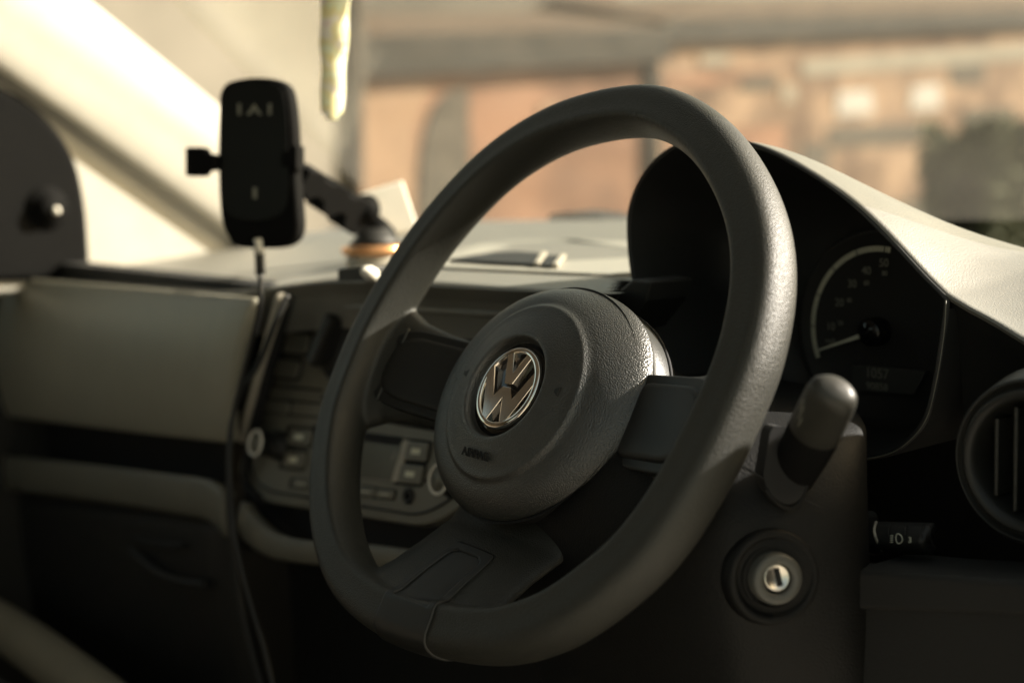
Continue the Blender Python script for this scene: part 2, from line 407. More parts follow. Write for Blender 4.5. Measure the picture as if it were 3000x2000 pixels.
kp = [at(*p, 'y', .075) for p in [(1952, 1304), (2100, 1320), (2480, 1345), (2480, 1700), (1985, 1700), (1960, 1560), (1930, 1405)]]
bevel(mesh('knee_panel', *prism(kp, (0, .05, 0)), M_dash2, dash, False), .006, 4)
kp = [at(*p, 'y', .068) for p in [(1945, 1306), (2480, 1345), (2480, 1420), (1934, 1398)]]
bevel(mesh('knee_panel_ledge', *prism(kp, (0, .02, 0)), M_dash2, dash, False), .003, 4)
# under-dash dark volume
mesh('under_dash', *prism([(-.62, .20, -.66), (.36, .20, -.66), (.36, .20, -.16), (-.62, .20, -.16)], (0, .02, 0)), M_carpet, dash, False)

# ---------------------------------------------------------------- instrument cluster
clu = empty('instrument_cluster', (.045, .2, 0), 'hooded round speedometer cluster behind the steering wheel', 'instrument cluster')
LY = .175
lipx = [(1740, 335), (1850, 390), (1950, 460), (2050, 555), (2130, 640), (2172, 682), (2176, 700), (2168, 770), (2150, 880), (2128, 960), (2090, 1010), (2040, 1042), (1960, 1056), (1860, 1056)]
lip = [at(*p, 'y', LY) for p in lipx]
lip += [Vector((.03, LY, -.058)), Vector((-.02, LY, -.045)), Vector((-.05, LY, -.01))]
lip += [at(*p, 'y', LY) for p in [(1478, 690), (1456, 630), (1447, 540), (1452, 470), (1482, 400), (1545, 340), (1640, 318)]]
LP = spline(lip, 6, True)
cc = Vector((.045, LY, .035))
def sc(P, kx, kz, y, dx=0, dz=0): return [Vector((cc.x+(p.x-cc.x)*kx+dx, y, cc.z+(p.z-cc.z)*kz+dz)) for p in P]
# inner funnel
mesh('hood_inside', *grid([sc(LP, .985, .985, LY-.001), sc(LP, .955, .95, .195), sc(LP, .90, .84, .235, 0, -.006), sc(LP, .85, .72, .272, 0, -.012), sc(LP, .5, .4, .2725, 0, -.012), sc(LP, .02, .02, .2725)], closed_u=True), M_blk, clu)
# outer hood: sweeps forward, its right flank spreads into the dash top
def back(p, t):
    k = sm(.09, .17, p.x)*sm(-.06, .06, p.z)
    y = LY+.25*t
    x = p.x*(1+.02*t) + k*.035*t**.8 - .02*t
    z = p.z + (.060-p.z)*sm(0, .8, t) if p.z > .060 else p.z
    return Vector((x, y, z))
rows = [sc(LP, .985, .985, LY-.001), sc(LP, 1.0, 1.0, LY-.003), sc(LP, 1.012, 1.012, LY)]
for t in (.02, .06, .12, .2, .32, .46, .62, .8, 1.0):
    rows.append([back(p, t) + Vector(((p.x-cc.x)*.014, 0, (p.z-cc.z)*.014)) for p in LP])
V, F = grid(rows, closed_u=True); nL = len(LP)
left = lambda f: sum(LP[i % nL].x for i in f)/4 < .012 and sum(LP[i % nL].z for i in f)/4 > .0
edge = lambda f: max(f) < 3*nL
mesh('hood_rim', V, [f for f in F if edge(f)], M_blk, clu)
mesh('hood_left', V, [f for f in F if left(f) and not edge(f)], M_dash, clu)
mesh('hood_skirt', V, [f for f in F if not left(f) and not edge(f) and sum(LP[i % nL].z for i in f)/4 < .040], M_blk, clu)
# hood top and right flank: from the lip it sinks (or climbs) to the level of the dash behind it
HX = [(-.02, .1405), (0, .1405), (.02, .139), (.038, .1355), (.058, .128), (.075, .1195), (.092, .1105), (.108, .1012), (.124, .0893), (.138, .0775), (.150, .0665), (.161, .0565), (.173, .0468), (.19, .0385), (.22, .0270), (.25, .0185), (.28, .012), (.34, .004)]
def hz(x):
    for (a_, za), (b_, zb) in zip(HX, HX[1:]):
        if a_ <= x <= b_: return za+(zb-za)*(x-a_)/(b_-a_)
    return HX[-1][1]
hs = lambda x: sum(hz(min(.34, max(-.02, x+d))) for d in (-.008, -.004, 0, .004, .008))/5 if x < .15 or x > .19 else hz(x)
rows = []
for j in range(30):
    r = []
    for i in range(91):
        x = -.01+.35*i/90; e = hs(x)+.0008; yf = LY-.001-.06*sm(.19, .34, x)
        if j < 4:
            a_ = j/3*math.pi/2; r.append(Vector((x, yf+.003*(1-math.sin(a_)), e-.003+.003*math.sin(a_)))); continue
        y = yf+.003+(.44-yf)*((j-3)/26)**1.2
        L2 = .20 if e > .066 else .15
        r.append(Vector((x, y, e+(.064-.13*max(0, y-.3)-e)*sm(0, L2, y-yf-.003))))
    rows.append(r)
mesh('hood', *grid(rows), M_dash, clu)
bevel(mesh('hood_foot', *prism([at(*p, 'y', .135) for p in [(1412, 690), (1424, 664), (1452, 640), (1494, 646), (1484, 690), (1430, 760), (1390, 760)]], (0, .04, 0)), M_blk, clu, False), .002)
# thin bright edge of the lens
le = spline([at(*p, 'y', LY-.004) for p in [(2173, 690), (2168, 770), (2150, 880), (2128, 960), (2090, 1010), (2040, 1042), (1960, 1056), (1880, 1056)]], 6)
mesh('lens_edge', *tube(le, .0003, 8), M_fasc, clu)
DY = .268; DC = at(2020, 760, 'y', DY)
def dp(r, a, y=DY): return DC + Vector((r*math.cos(a), y-DY, r*math.sin(a)))
dial = mesh('dial_face', *lathe([(0, .0), (.064, 0), (.066, .002), (.068, 0), (.068, -.004)], DC, (0, -1, 0), 72), M_blk, clu)
# scale band from 0 to the top
A0, A1 = math.atan2(-.021, -.049), math.atan2(.053, .010)
A0 += 2*math.pi if A0 < 0 else 0
rows = [[dp(r, A0+(A1-A0)*i/60, DY-.0012) for i in range(61)] for r in (.0525, .0562)]
mesh('scale_band', *grid(rows), M_dim, dial, False)
V = []; F = []
for i in range(53):
    a = A0+(A1-A0)*i/52; long = i % 10 == 0
    t = Vector((-math.sin(a), 0, math.cos(a)))*(.0007 if long else .0003)
    q = [dp(.0522, a, DY-.0018)-t, dp(.0522, a, DY-.0018)+t, dp(.0566, a, DY-.0018)+t, dp(.0566, a, DY-.0018)-t]
    F.append(tuple(len(V)+k for k in range(4))); V += q
mesh('scale_ticks', V, F, M_tick, dial, False)
XR = Vector((1, 0, 0))
for body, px in (('10', (1908, 750)), ('20', (1928, 695)), ('30', (1957, 652)), ('40', (1990, 622)), ('50', (2030, 604)), ('mph', (1908, 782))):
    text('numeral', body, .0076 if body != 'mph' else .005, at(*px, 'y', DY-.0015), XR, AZ, M_num, dial)
for body, px in (('20', (1930, 742)), ('40', (1950, 690)), ('60', (1990, 650)), ('80', (2032, 628))):
    text('small_numeral', body, .0045, at(*px, 'y', DY-.0015), XR, AZ, M_num, dial)
a = math.atan2(-.0165, -.049)
nd = dp(.0, 0, DY-.008)
pv = Vector((math.cos(a), 0, math.sin(a))); pn = Vector((-pv.z, 0, pv.x))
ned = mesh('needle', *prism([nd+pv*.008+pn*.0014, nd+pv*.048+pn*.0005, nd+pv*.048-pn*.0005, nd+pv*.008-pn*.0014], (0, -.0012, 0)), M_white, dial, False)
mesh('needle_cap', *lathe([(0, .013), (.007, .0125), (.009, .011), (.0095, .004), (.0095, 0)], DC, (0, -1, 0), 40), M_gloss, dial)
lcd = [at(*p, 'y', DY-.003) for p in [(1958, 836), (2128, 852), (2098, 906), (1956, 896)]]
M_disp = plastic('dial_display', (.05, .05, .047), .3)
disp = mesh('display', *prism(lcd, (0, .002, 0)), M_disp, clu, False)
dx = (lcd[1]-lcd[0]).normalized()
text('readout', '1057', .0095, at(2014, 858, 'y', DY-.0042), dx, AZ, M_num, disp, align='CENTER')
text('readout', '90858', .0070, at(2014, 888, 'y', DY-.0042), dx, AZ, M_num, disp, align='CENTER')

# ---------------------------------------------------------------- centre console
con = empty('centre_console', (-.34, .1, -.1), 'olive grey radio and heater console panel left of the wheel', 'console')
CP = Vector((-.34, .088, -.11)); CN = Vector((0, -math.cos(R(14)), math.sin(R(14))))
CX = Vector((1, 0, 0)); CZ = CN.cross(CX)*-1 if CN.cross(CX).z < 0 else CN.cross(CX)
def cp(x, y, h=0): return on(x, y, CP+CN*h, CN)
outer = roundpoly([cp(*p) for p in [(652, 676), (545, 1085), (560, 1130), (605, 1152), (960, 1208), (1010, 1196), (1120, 1120), (1290, 690)]], .018)
fas = mesh('fascia', *prism(outer, -CN*.02), M_fasc, con, False); bevel(fas, .004, 4)
inner = roundpoly([cp(*p, .0006) for p in [(668, 690), (574, 1066), (588, 1108), (620, 1128), (955, 1182), (1000, 1168), (1100, 1100), (1270, 700)]], .016)
ring = inner + [inner[0]]
mesh('fascia_groove', *tube(inner, .0011, 8, closed=True), M_blk, con)
# pale side rail left of the fascia
rl = spline([at(*p, 'y', .075) for p in [(652, 684), (640, 720), (612, 810), (582, 910), (562, 985), (556, 1012)]], 5)
mesh('side_rail', *tube(rl, lambda t: .0070*(1-.5*t), 10), M_edge, con)
rl = spline([at(*p, 'y', .078) for p in [(664, 684), (640, 770), (610, 880), (584, 980), (566, 1060), (566, 1110), (600, 1150)]], 5)
mesh('rail_seam', *tube(rl, .0042, 10), M_void, con)
def button(name, px, h, mat, r=.003, parent=con, glint=True, base=True):
    if base:
        c = sum((Vector((x, y)) for x, y in px), Vector((0, 0)))/4
        big = [tuple(c+(Vector(p)-c)*1.27) for p in px]
        mesh('button_gap', *prism(roundpoly([cp(*p, .0008) for p in big], r*1.2), -CN*.002), M_void, parent, False)
    P = roundpoly([cp(*p, h) for p in px], r)
    o = mesh(name, *prism(P, -CN*(h+.004)), mat, parent, False); bevel(o, .0012, 3); return o
def rect(cx, cy, w, h, sk=.10, lean=.22):                  # sheared quad in sight: edges of the leaning panel
    return [(cx-w/2-lean*(-h/2)*1, cy-h/2-sk*w/2), (cx+w/2-lean*(-h/2), cy-h/2+sk*w/2), (cx+w/2-lean*(h/2), cy+h/2+sk*w/2), (cx-w/2-lean*(h/2), cy+h/2-sk*w/2)][::-1]
for c in ((698, 732, 56, 43), (676, 788, 58, 45), (658, 846, 52, 41)): button('heater_button', rect(*c), .002, M_btn, .004)
button('rocker_button', rect(634, 933, 58, 26), .002, M_btn, .002)
button('rocker_button', rect(708, 940, 78, 28), .0015, M_btn, .002)
for c in ((686, 1003, 50, 38), (673, 1055, 46, 38), (955, 1036, 50, 43), (941, 1088, 52, 43)):
    b_ = button('preset_button', rect(*c), .003, M_btn, .003)
    q = rect(c[0], c[1], c[2]*.4, c[3]*.3)
    mesh('button_print_glint', *prism([cp(*p, .0033) for p in q], CN*.0003), M_dim, b_, False)
for c in ((690, 1110, 40, 18), (836, 1128, 46, 20), (882, 1134, 40, 20)):
    b_ = button('track_button', rect(*c), .002, M_btn, .0015)
    mesh('button_print_glint', *prism([cp(*p, .0023) for p in rect(c[0], c[1], c[2]*.55, 3)], CN*.0003), M_white, b_, False)  # white bar painted as a glint along the small button
mesh('screen', *prism(roundpoly([cp(*p, .001) for p in [(760, 996), (924, 1014), (904, 1104), (735, 1086)]], .003), -CN*.004), M_lcd, con, False)
mesh('disc_slot', *prism([cp(*p, .0012) for p in [(720, 976), (924, 1004), (916, 1024), (716, 996)]], -CN*.003), M_void, con, False)
mesh('screen_side', *prism([cp(*p, .002) for p in [(926, 1010), (942, 1012), (912, 1106), (898, 1104)]], -CN*.003), M_edge, con, False)
for (a, b, c2) in (((740, 912), (1000, 962), .0016), ((745, 940), (1000, 985), .002), ((620, 885), (740, 896), .0009)):
    mesh('panel_joint', *tube([cp(*a, .0004), cp(*b, .0004)], c2, 8), M_void, con)
mesh('aux_socket', *lathe([(.0028, .002), (.0045, .003), (.0062, .002), (.0066, -.001)], cp(940, 1139), CN, 28, capends=False), M_blk, con)
mesh('aux_hole', *lathe([(0, .0006), (.0034, .0006)], cp(940, 1139), CN, 24), M_void, con)
mesh('card_slot', *prism([cp(*p, .0008) for p in [(966, 1098), (992, 1102), (991, 1108), (965, 1104)]], -CN*.002), M_void, con, False)
# knobs
def knob(px, rad, ln, parent):
    c = cp(*px)
    k = mesh('radio_knob', *lathe([(rad*1.08, -.001), (rad*1.08, .003), (rad*.93, .005), (rad*.9, ln-.002), (rad*.97, ln-.0015), (rad, ln), (rad*.98, ln+.001)], c, CN, 40), M_blk, parent)
    mesh('knob_ring', *lathe([(rad*.99, ln), (rad*1.0, ln+.0012), (rad*.9, ln+.0022), (rad*.8, ln+.0012), (rad*.79, ln+.0008)], c, CN, 40, capends=False), M_ivory, k)
    mesh('knob_face', *lathe([(0, ln+.0012), (rad*.8, ln+.001)], c, CN, 40), M_btn, k)
knob((644, 1024), .0118, .024, con); knob((1044, 1104), .0118, .014, con)
# heater dial with grip
c = cp(790, 790)
hd = mesh('heater_dial', *lathe([(.032, -.001), (.032, .003), (.029, .005), (.0275, .002), (.026, .002), (.0255, .008), (.022, .012), (0, .012)], c, CN, 56), M_blk, con)
ga, gb_ = CX*.42+CZ*.9, CX*.9-CZ*.42
bevel(mesh('dial_grip', *box(c+CN*.018, ga, gb_, CN, .046, .011, .016), M_sat, hd, False), .003, 4)
# upper vents in the shade
mesh('vent_cavity', *prism([cp(*p, .0015) for p in [(735, 678), (1290, 694), (1260, 775), (716, 716)]], -CN*.01), M_void, con, False)
for px in ((945, 748), (1052, 768), (1140, 770)):
    mesh('vent_dial', *lathe([(.022, 0), (.022, .004), (.019, .006), (.017, .004), (0, .004)], cp(*px, .002), CN, 40), M_blk, con)
mesh('vent_bar', *tube([cp(700, 706, .004), cp(1240, 716, .004)], .0028, 8), M_btn, con)

# ---------------------------------------------------------------- steering column
colm = empty('steering_column', (.08, .1, -.08), 'dark grained steering column cover with ignition lock and stalk', 'steering column')
secs = []
ridge = [(-.30, .10, .25, .20, .30), (-.22, .150, .055, .185, .10), (-.16, .162, .028, .193, .078), (-.11, .168, .008, .199, .062), (-.07, .168, .004, .199, .060), (-.045, .163, .010, .196, .064), (-.025, .152, .026, .190, .074), (-.012, .13, .05, .175, .09)]
ridge = [(-.33, .125, .105, .165, .16), (-.26, .145, .060, .180, .115), (-.19, .160, .030, .191, .083), (-.13, .168, .011, .198, .066), (-.09, .170, .003, .201, .058), (-.06, .168, .004, .200, .058), (-.038, .160, .012, .195, .064), (-.022, .146, .028, .186, .076), (-.012, .13, .05, .172, .092)]
for (z, x3, y3, x4, y4) in ridge:
    poly = [(-.065, .10), (-.04, y3+.005), (.03, y3-.010), (x3-.045, y3-.008), (x3-.010, y3-.003), (x3, y3+.004), ((x3*.6+x4*.4), (y3*.6+y4*.4)-.001), (x4-.009, y4-.016), (x4-.002, y4+.001), (x4-.006, y4+.022), (x4-.03, y4+.05), (x4-.11, y4+.13), (-.065, .24)]
    secs.append([Vector((x, y, z)) for (x, y) in poly])
V, F = grid(secs, closed_u=True); m_ = len(secs[0])
F.append(tuple(range(m_))); F.append(tuple((len(secs)-1)*m_+i for i in range(m_-1, -1, -1)))
shr = mesh('column_cover', V, F, M_shroud, colm); subsurf(shr, 3)
# upper cowl under the cluster
V, F = grid([[WL(x*s, .035+zv*s2, w) for (x, zv) in [(-.075, -.03), (-.07, .0), (-.05, .02), (0, .028), (.05, .02), (.075, 0), (.08, -.03)]] for (w, s, s2) in ((-.085, .9, .8), (-.10, 1, 1), (-.20, 1.1, 1.1), (-.27, 1.15, 1.1))])
cow = mesh('upper_cowl', V, F, M_shroud, colm); solid(cow, .004); subsurf(cow, 2)
# face of the cover near the lock
FN = (Vector((.88, -.47, .05))).normalized(); FP = Vector((.1845, .0310, -.085))
def fp(x, y, h=0): return on(x, y, FP+FN*h, FN)
ic = fp(1778, 1325); Fa, Fb, _ = frame(FN)
lock = mesh('lock_surround', *lathe([(.0255, -.006), (.0235, .0005), (.0215, .0020), (.0195, .0005), (.0185, -.003), (.0165, -.004), (.0160, -.001), (.0148, .0), (.0145, -.004), (.013, -.004)], ic, FN, 72), M_shroud, colm)
mesh('lock_collar', *lathe([(.0130, -.005), (.0128, .0045), (.0118, .006), (.0082, .006), (.0075, .005), (.0073, -.002)], ic, FN, 56, capends=False), M_edge2, lock)
mesh('lock_well', *lathe([(0, -.0035), (.0074, -.0035)], ic, FN, 40), M_void, lock)
LN = (FN+Vector((0, 0, .17))).normalized()
mesh('lock_barrel', *lathe([(.0067, -.004), (.0067, .0035), (.0062, .0043), (.0056, .0036), (0, .0034)], ic, LN, 48), M_steel, lock)
kd = (Fb*.98+Fa*-.15).normalized(); kd = (kd-LN*kd.dot(LN)).normalized(); ke = LN.cross(kd)
mesh('key_slot', *box(ic+LN*.0034-ke*.0008, ke, kd, LN, .0028, .0084, .0012), M_void, lock, False)
# slot and indicator stalk
sp_ = roundpoly([fp(*p, .0016) for p in [(1772, 972), (1838, 992), (1884, 1060), (1856, 1100), (1842, 1146), (1808, 1162), (1768, 1136), (1752, 1096)]], .006)
mesh('stalk_slot', *prism(sp_, -FN*.012), M_void, colm, False)
lp_ = spline([fp(*p, .001) for p in [(1758, 1120), (1770, 1140), (1806, 1166), (1832, 1158), (1846, 1136), (1856, 1106)]], 5)
mesh('slot_lip', *tube(lp_, .0011, 8), M_shroud, colm)
for seg in ([(1700, 1070), (1730, 1084), (1762, 1103)], [(1843, 1143), (1870, 1158), (1896, 1172)]):
    mesh('cover_joint', *tube([fp(*p, .0004) for p in seg], .0005, 6), M_void, colm)
s0, s1 = at(1796, 1138, 'y', .052), at(1914, 902, 'y', .004)
sd = (s1-s0).normalized(); sa = sd.cross(Vector((.55, -.8, .1))).normalized(); sb = sd.cross(sa)
L_ = (s1-s0).length
def stalk_rows(ts, rs):
    return [[s0+sd*(L_*t) + (sa*math.cos(2*math.pi*j/28)*r + sb*math.sin(2*math.pi*j/28)*r*.72) for j in range(28)] for t, r in zip(ts, rs)]
V, F = grid(stalk_rows((-.12, .1, .25, .42, .56, .62, .66), (.0100, .0106, .0114, .0122, .0127, .0128, .0123)), closed_u=True)
stk = mesh('indicator_stalk', V, F, M_sail, colm)
V, F = grid(stalk_rows((.655, .665, .72, .84, .92, .97, 1.005, 1.03, 1.042, 1.045), (.0121, .0127, .0127, .0125, .0122, .0119, .0112, .0095, .0060, .0001)), closed_u=True)
cap_o = mesh('stalk_cap', V, F, plastic('stalk_satin', (.024, .0235, .0195), .44, 3000, .08, spec=.35), stk)

vd = (CAM-s1); vd = (vd-sd*vd.dot(sd)).normalized(); vx = sd.cross(vd)
if ray(1176, 784).cross(AZ).dot(vx) > 0: vx = -vx
for k_, (ta, tb) in enumerate(((.74, .82), (.78, .90), (.84, .93))):
    an_ = R(38+9*k_); off = (vd*math.cos(an_)+vx*math.sin(an_))
    pp = [s0+sd*(L_*t_)+sa*(off.dot(sa)*.0128)+sb*(off.dot(sb)*.0128*.72) for t_ in (ta, (ta+tb)/2, tb)]
    mesh('stalk_mark', *tube(pp, .0002, 6), M_num, cap_o)
# ---------------------------------------------------------------- steering wheel
whl = empty('steering_wheel', (0, 0, 0), 'black leather grained three spoke steering wheel with chrome badge', 'steering wheel')
RIM = [(88, .187), (107, .187), (122, .186), (134, .182), (147, .1765), (157, .172), (166, .1693), (175, .1680), (185.6, .166), (196, .1655), (210, .161), (222, .158), (234, .155), (246, .151), (262, .1445), (280.5, .1425), (299, .1495), (312, .1548), (320.6, .157), (328, .159), (335, .1612), (342, .162), (349.5, .1622), (357.6, .1633), (368, .167), (375, .1702), (384, .1735), (393, .1758), (402, .1768), (412, .1777), (423, .1803), (435, .184)]
rp = spline([Vector((r*math.cos(R(a)), r*math.sin(R(a)), 0)) for a, r in RIM], 10, True)
# light smoothing of the measured outline
for _ in range(12): rp = [(rp[i-1]+rp[i]*2+rp[(i+1) % len(rp)])/4 for i in range(len(rp))]
prof = [(.0146, .000), (.0138, .0065), (.0108, .0124), (.0060, .0146), (.000, .0148), (-.0055, .0151), (-.0104, .0153), (-.0134, .0095), (-.0147, .0015), (-.0140, -.0065), (-.0110, -.0120), (-.0055, -.0153), (.0005, -.0160), (.0065, -.0148), (.0112, -.0112), (.0138, -.006)]
prof = [Vector((a*1.005, b*1.02, 0)) for a, b in prof]
prof = spline(prof, 2, True)
rows = []; N = len(rp); W0 = -.007
for i, p in enumerate(rp):
    t = (rp[(i+1) % N]-rp[i-1]).normalized(); n = Vector((t.y, -t.x, 0))
    if n.dot(p) < 0: n = -n
    rows.append([WL(p.x+n.x*q.x, p.y+n.y*q.x, W0+q.y) for q in prof])
parts = [grid(rows, closed_u=True, closed_v=True)]
def slab(stations, e=.78):                                         # closed loft of rounded slabs, each (centre, across, thick) in wheel axes
    rows = []
    for (c, a, half, wc, hw) in stations:
        r = []
        for k in range(24):
            th = 2*math.pi*k/24; ce, se = math.cos(th), math.sin(th)
            x = math.copysign(abs(ce)**e, ce)*half; w = math.copysign(abs(se)**e, se)*hw
            r.append(WL(c[0]+a[0]*x, c[1]+a[1]*x, wc+w))
        rows.append(r)
    V, F = grid(rows, closed_u=True); m = 24
    F.append(tuple(range(m))); F.append(tuple((len(rows)-1)*m+i for i in range(m-1, -1, -1)))
    return V, F
for s in (-1, 1):
    parts.append(slab([((s*.045, .003), (0, 1), .031, -.045, .012), ((s*.085, .003), (0, 1), .031, -.039, .0115), ((s*.115, .003), (0, 1), .032, -.031, .0115), ((s*.138, .002), (0, 1), .036, -.024, .0115), ((s*.152, 0), (0, 1), .045, -.0175, .0105), ((s*.164, -.002), (0, 1), .056, -.012, .008)]))
parts.append(slab([((0, -.045), (1, 0), .052, -.052, .012), ((0, -.078), (1, 0), .054, -.043, .013), ((0, -.098), (1, 0), .053, -.0280, .013), ((0, -.115), (1, 0), .055, -.0160, .0125), ((0, -.127), (1, 0), .060, -.0070, .0105), ((0, -.138), (1, 0), .076, -.0045, .010)], 1.0))
rim = mesh('rim', *join(*parts), M_rim, whl)
m = rim.modifiers.new('remesh', 'REMESH'); m.mode = 'VOXEL'; m.voxel_size = .0011; m.use_smooth_shade = True
m = rim.modifiers.new('smooth', 'SMOOTH'); m.factor = .5; m.iterations = 20
# hub base behind the airbag
mesh('hub_base', *lathe([(.058, -.036), (.0715, -.0385), (.0735, -.0400), (.0742, -.044), (.0745, -.052), (.0735, -.059), (.069, -.066), (.060, -.085), (.05, -.10)], (0, 0, 0), WW, 96, sx=1.05, axes=(WU, WV, WW)), M_hub, whl)
mesh('hub_joint', *tube([WL(.0783*math.cos(2*math.pi*i/80), .0745*math.sin(2*math.pi*i/80), -.054) for i in range(80)], .0012, 6, closed=True), M_void, whl)
# airbag cover
prof = [(.0292, -.0036), (.0302, -.0026), (.0309, .0010), (.0318, .0024), (.0330, .0027), (.0345, .0024), (.0375, .0013), (.0420, -.0002), (.0460, -.0017), (.0500, -.0033), (.0522, -.0038), (.0538, -.0041), (.0549, -.0048), (.0562, -.0064), (.0580, -.0073), (.0610, -.0080), (.0650, -.0092), (.0690, -.0108), (.0725, -.0129), (.0752, -.0152), (.0772, -.0176), (.0786, -.0202), (.0790, -.0212), (.0787, -.0219), (.0775, -.0224), (.0740, -.0224)]
rows = []; K = 160
for (r, h) in prof:
    row = []
    for j in range(K):
        a = 2*math.pi*j/K; k = sm(.054, .0785, r)
        ca, sa_ = math.cos(a), math.sin(a)
        ex = k*(.0045*abs(ca)**2-.0050*abs(sa_)**2 + .0030*max(0, math.cos(a-R(34)))**3 - .0035*max(0, math.cos(a+R(25)))**3)
        dw = -k*.0085*max(0, math.cos(a-R(33)))**2
        row.append(WL((r+ex)*math.cos(a), (r+ex)*math.sin(a), h+dw))
    rows.append(row)
abc = mesh('airbag_cover', *grid(rows, closed_u=True), M_pad, whl); subsurf(abc, 2)
V, F = lathe([(.0750, -.0222), (.0705, -.0226), (.0700, -.045)], (0, 0, 0), WW, 96, sx=1.06, axes=(WU, WV, WW), capends=False)
mesh('cover_gap', V, F, M_void, whl)
# badge
bd = mesh('badge_disc', *lathe([(0, -.0022), (.026, -.0024), (.0272, -.003), (.0300, -.0034)], (0, 0, 0), WW, 80, axes=(WU, WV, WW)), M_gloss, whl)
RB = .0258
def stroke(pts, h0, h1):
    P = [WL(x*RB, y*RB, h0) for x, y in pts]; return prism(P, WW*(h1-h0))
lg = [lathe([(RB*.84, -.0028), (RB*.845, .0002), (RB*.87, .0006), (RB*.95, .0006), (RB*.99, -.0004), (RB, -.0020), (RB, -.0030)], (0, 0, 0), WW, 96, axes=(WU, WV, WW), capends=False)]
mesh('badge_ring', *lg[0], M_chrome, bd)
Vp = [(-.43, .755), (-.135, .075), (.135, .075), (.43, .755), (.25, .83), (0, .34), (-.25, .83)]
Wp = [(-.755, .50), (-.335, -.26), (-.135, .01), (.135, .01), (.335, -.26), (.755, .50), (.87, .20), (.43, -.76), (.245, -.835), (0, -.26), (-.245, -.835), (-.43, -.76), (-.87, .20)]
for pts, nm in ((Vp, 'badge_letter'), (Wp, 'badge_letter')):
    bevel(mesh(nm, *stroke(pts, -.0028, .0006), M_chrome, bd, False), .0005, 2, 25)
# lettering and horn marks moulded on the cover
text('airbag_lettering', 'AIRBAG', .0074, WL(-.0015, -.0428, .0008), WU, WV+WW*.34, M_void, abc, .0008)
for s in (-1, 1):
    hm = [(-.0025, .0012), (-.0008, .0012), (.0014, .0026), (.0022, .0026), (.0022, -.0026), (.0014, -.0026), (-.0008, -.0012), (-.0025, -.0012)]
    mesh('horn_mark', *prism([WL(s*(.0425)+x, y+.0035, .0001) for x, y in hm], -WW*.0012), M_blk, abc, False)
# spoke inserts
for s in (-1, 1):
    def sw(u): return -.0105 - (.152-abs(u))*.245
    pts = [(.070, -.024), (.070, .031), (.132, .030), (.146, .024), (.1525, .008), (.1525, -.010), (.146, -.021), (.128, -.025)]
    P2 = roundpoly([Vector((s*u, v, 0)) for u, v in pts], .008, 4)
    top_ = [WL(p.x, p.y, sw(p.x)+.0018) for p in P2]
    o = mesh('spoke_insert', *prism(top_, -WW*.012), M_sat, whl, False); bevel(o, .0016, 3)
    P3 = [Vector((s*.11, .003, 0))+(p-Vector((s*.11, .003, 0)))*.80 for p in P2]
    # raised inner field with a soft edge
    n_ = len(P3); c0 = Vector((s*.11, .003, 0)); rows = []
    for k_, hh in ((1.0, .0018), (.97, .0032), (.92, .0042), (.82, .0046), (.4, .0046), (.02, .0046)):
        rows.append([WL(c0.x+(p.x-c0.x)*k_, c0.y+(p.y-c0.y)*k_, sw(c0.x+(p.x-c0.x)*k_)+hh) for p in P3])
    mesh('insert_field', *grid(rows, closed_u=True), M_sat, o)
    bead = [WL(s*.1385, v_, sw(.1385)+.0024) for v_ in (-.0235, -.018, 0, .018, .0285)]
    mesh('insert_bead', *tube(spline(bead, 4), .0009, 8), M_hub, o)
# lower spoke clip that wraps the rim: border and recessed field laid on the moulded surface
def clip_pt(t, q):
    if t < .6:
        k = t/.6; v, w, hw = -.089-k*.0480, -.0180+.0275*min(1, k*1.25), .0190+.005*k
        if t < .06: hw *= .86+.14*math.sqrt(max(0, 1-(1-t/.06)**2))
    else:
        k = (t-.6)/.4; a_ = R(92-165*k); v, w, hw = -.1425-math.cos(a_)*.0168, -.007+math.sin(a_)*.0178, .0240+.0015*k
    return WL(.007+q*hw, v, w)
def wrap(o, off, th):
    m = o.modifiers.new('wrap', 'SHRINKWRAP'); m.target = rim; m.wrap_method = 'NEAREST_SURFACEPOINT'; m.wrap_mode = 'ABOVE_SURFACE'; m.offset = off
    m = o.modifiers.new('smooth', 'SMOOTH'); m.factor = .5; m.iterations = 3
    m = o.modifiers.new('solid', 'SOLIDIFY'); m.thickness = th; m.offset = -1; return o
NT, NQ = 60, 30
V, F = grid([[clip_pt(i/NT, j/NQ*2-1) for j in range(NQ+1)] for i in range(NT+1)])
def infield(f):
    i = sum(k//(NQ+1) for k in f)/4/NT; q = sum(k % (NQ+1) for k in f)/4/NQ*2-1
    return .07 < i < .54 and abs(q) < .74-.25*max(0, (.11-i)/.04)**2
clip = wrap(mesh('lower_clip', V, [f for f in F if not infield(f)], M_sat, whl), .0012, .003)
wrap(mesh('clip_field', *grid([[clip_pt(.05+.51*i/30, (j/20*2-1)*.80) for j in range(21)] for i in range(31)]), M_sat, clip), .0001, .002)

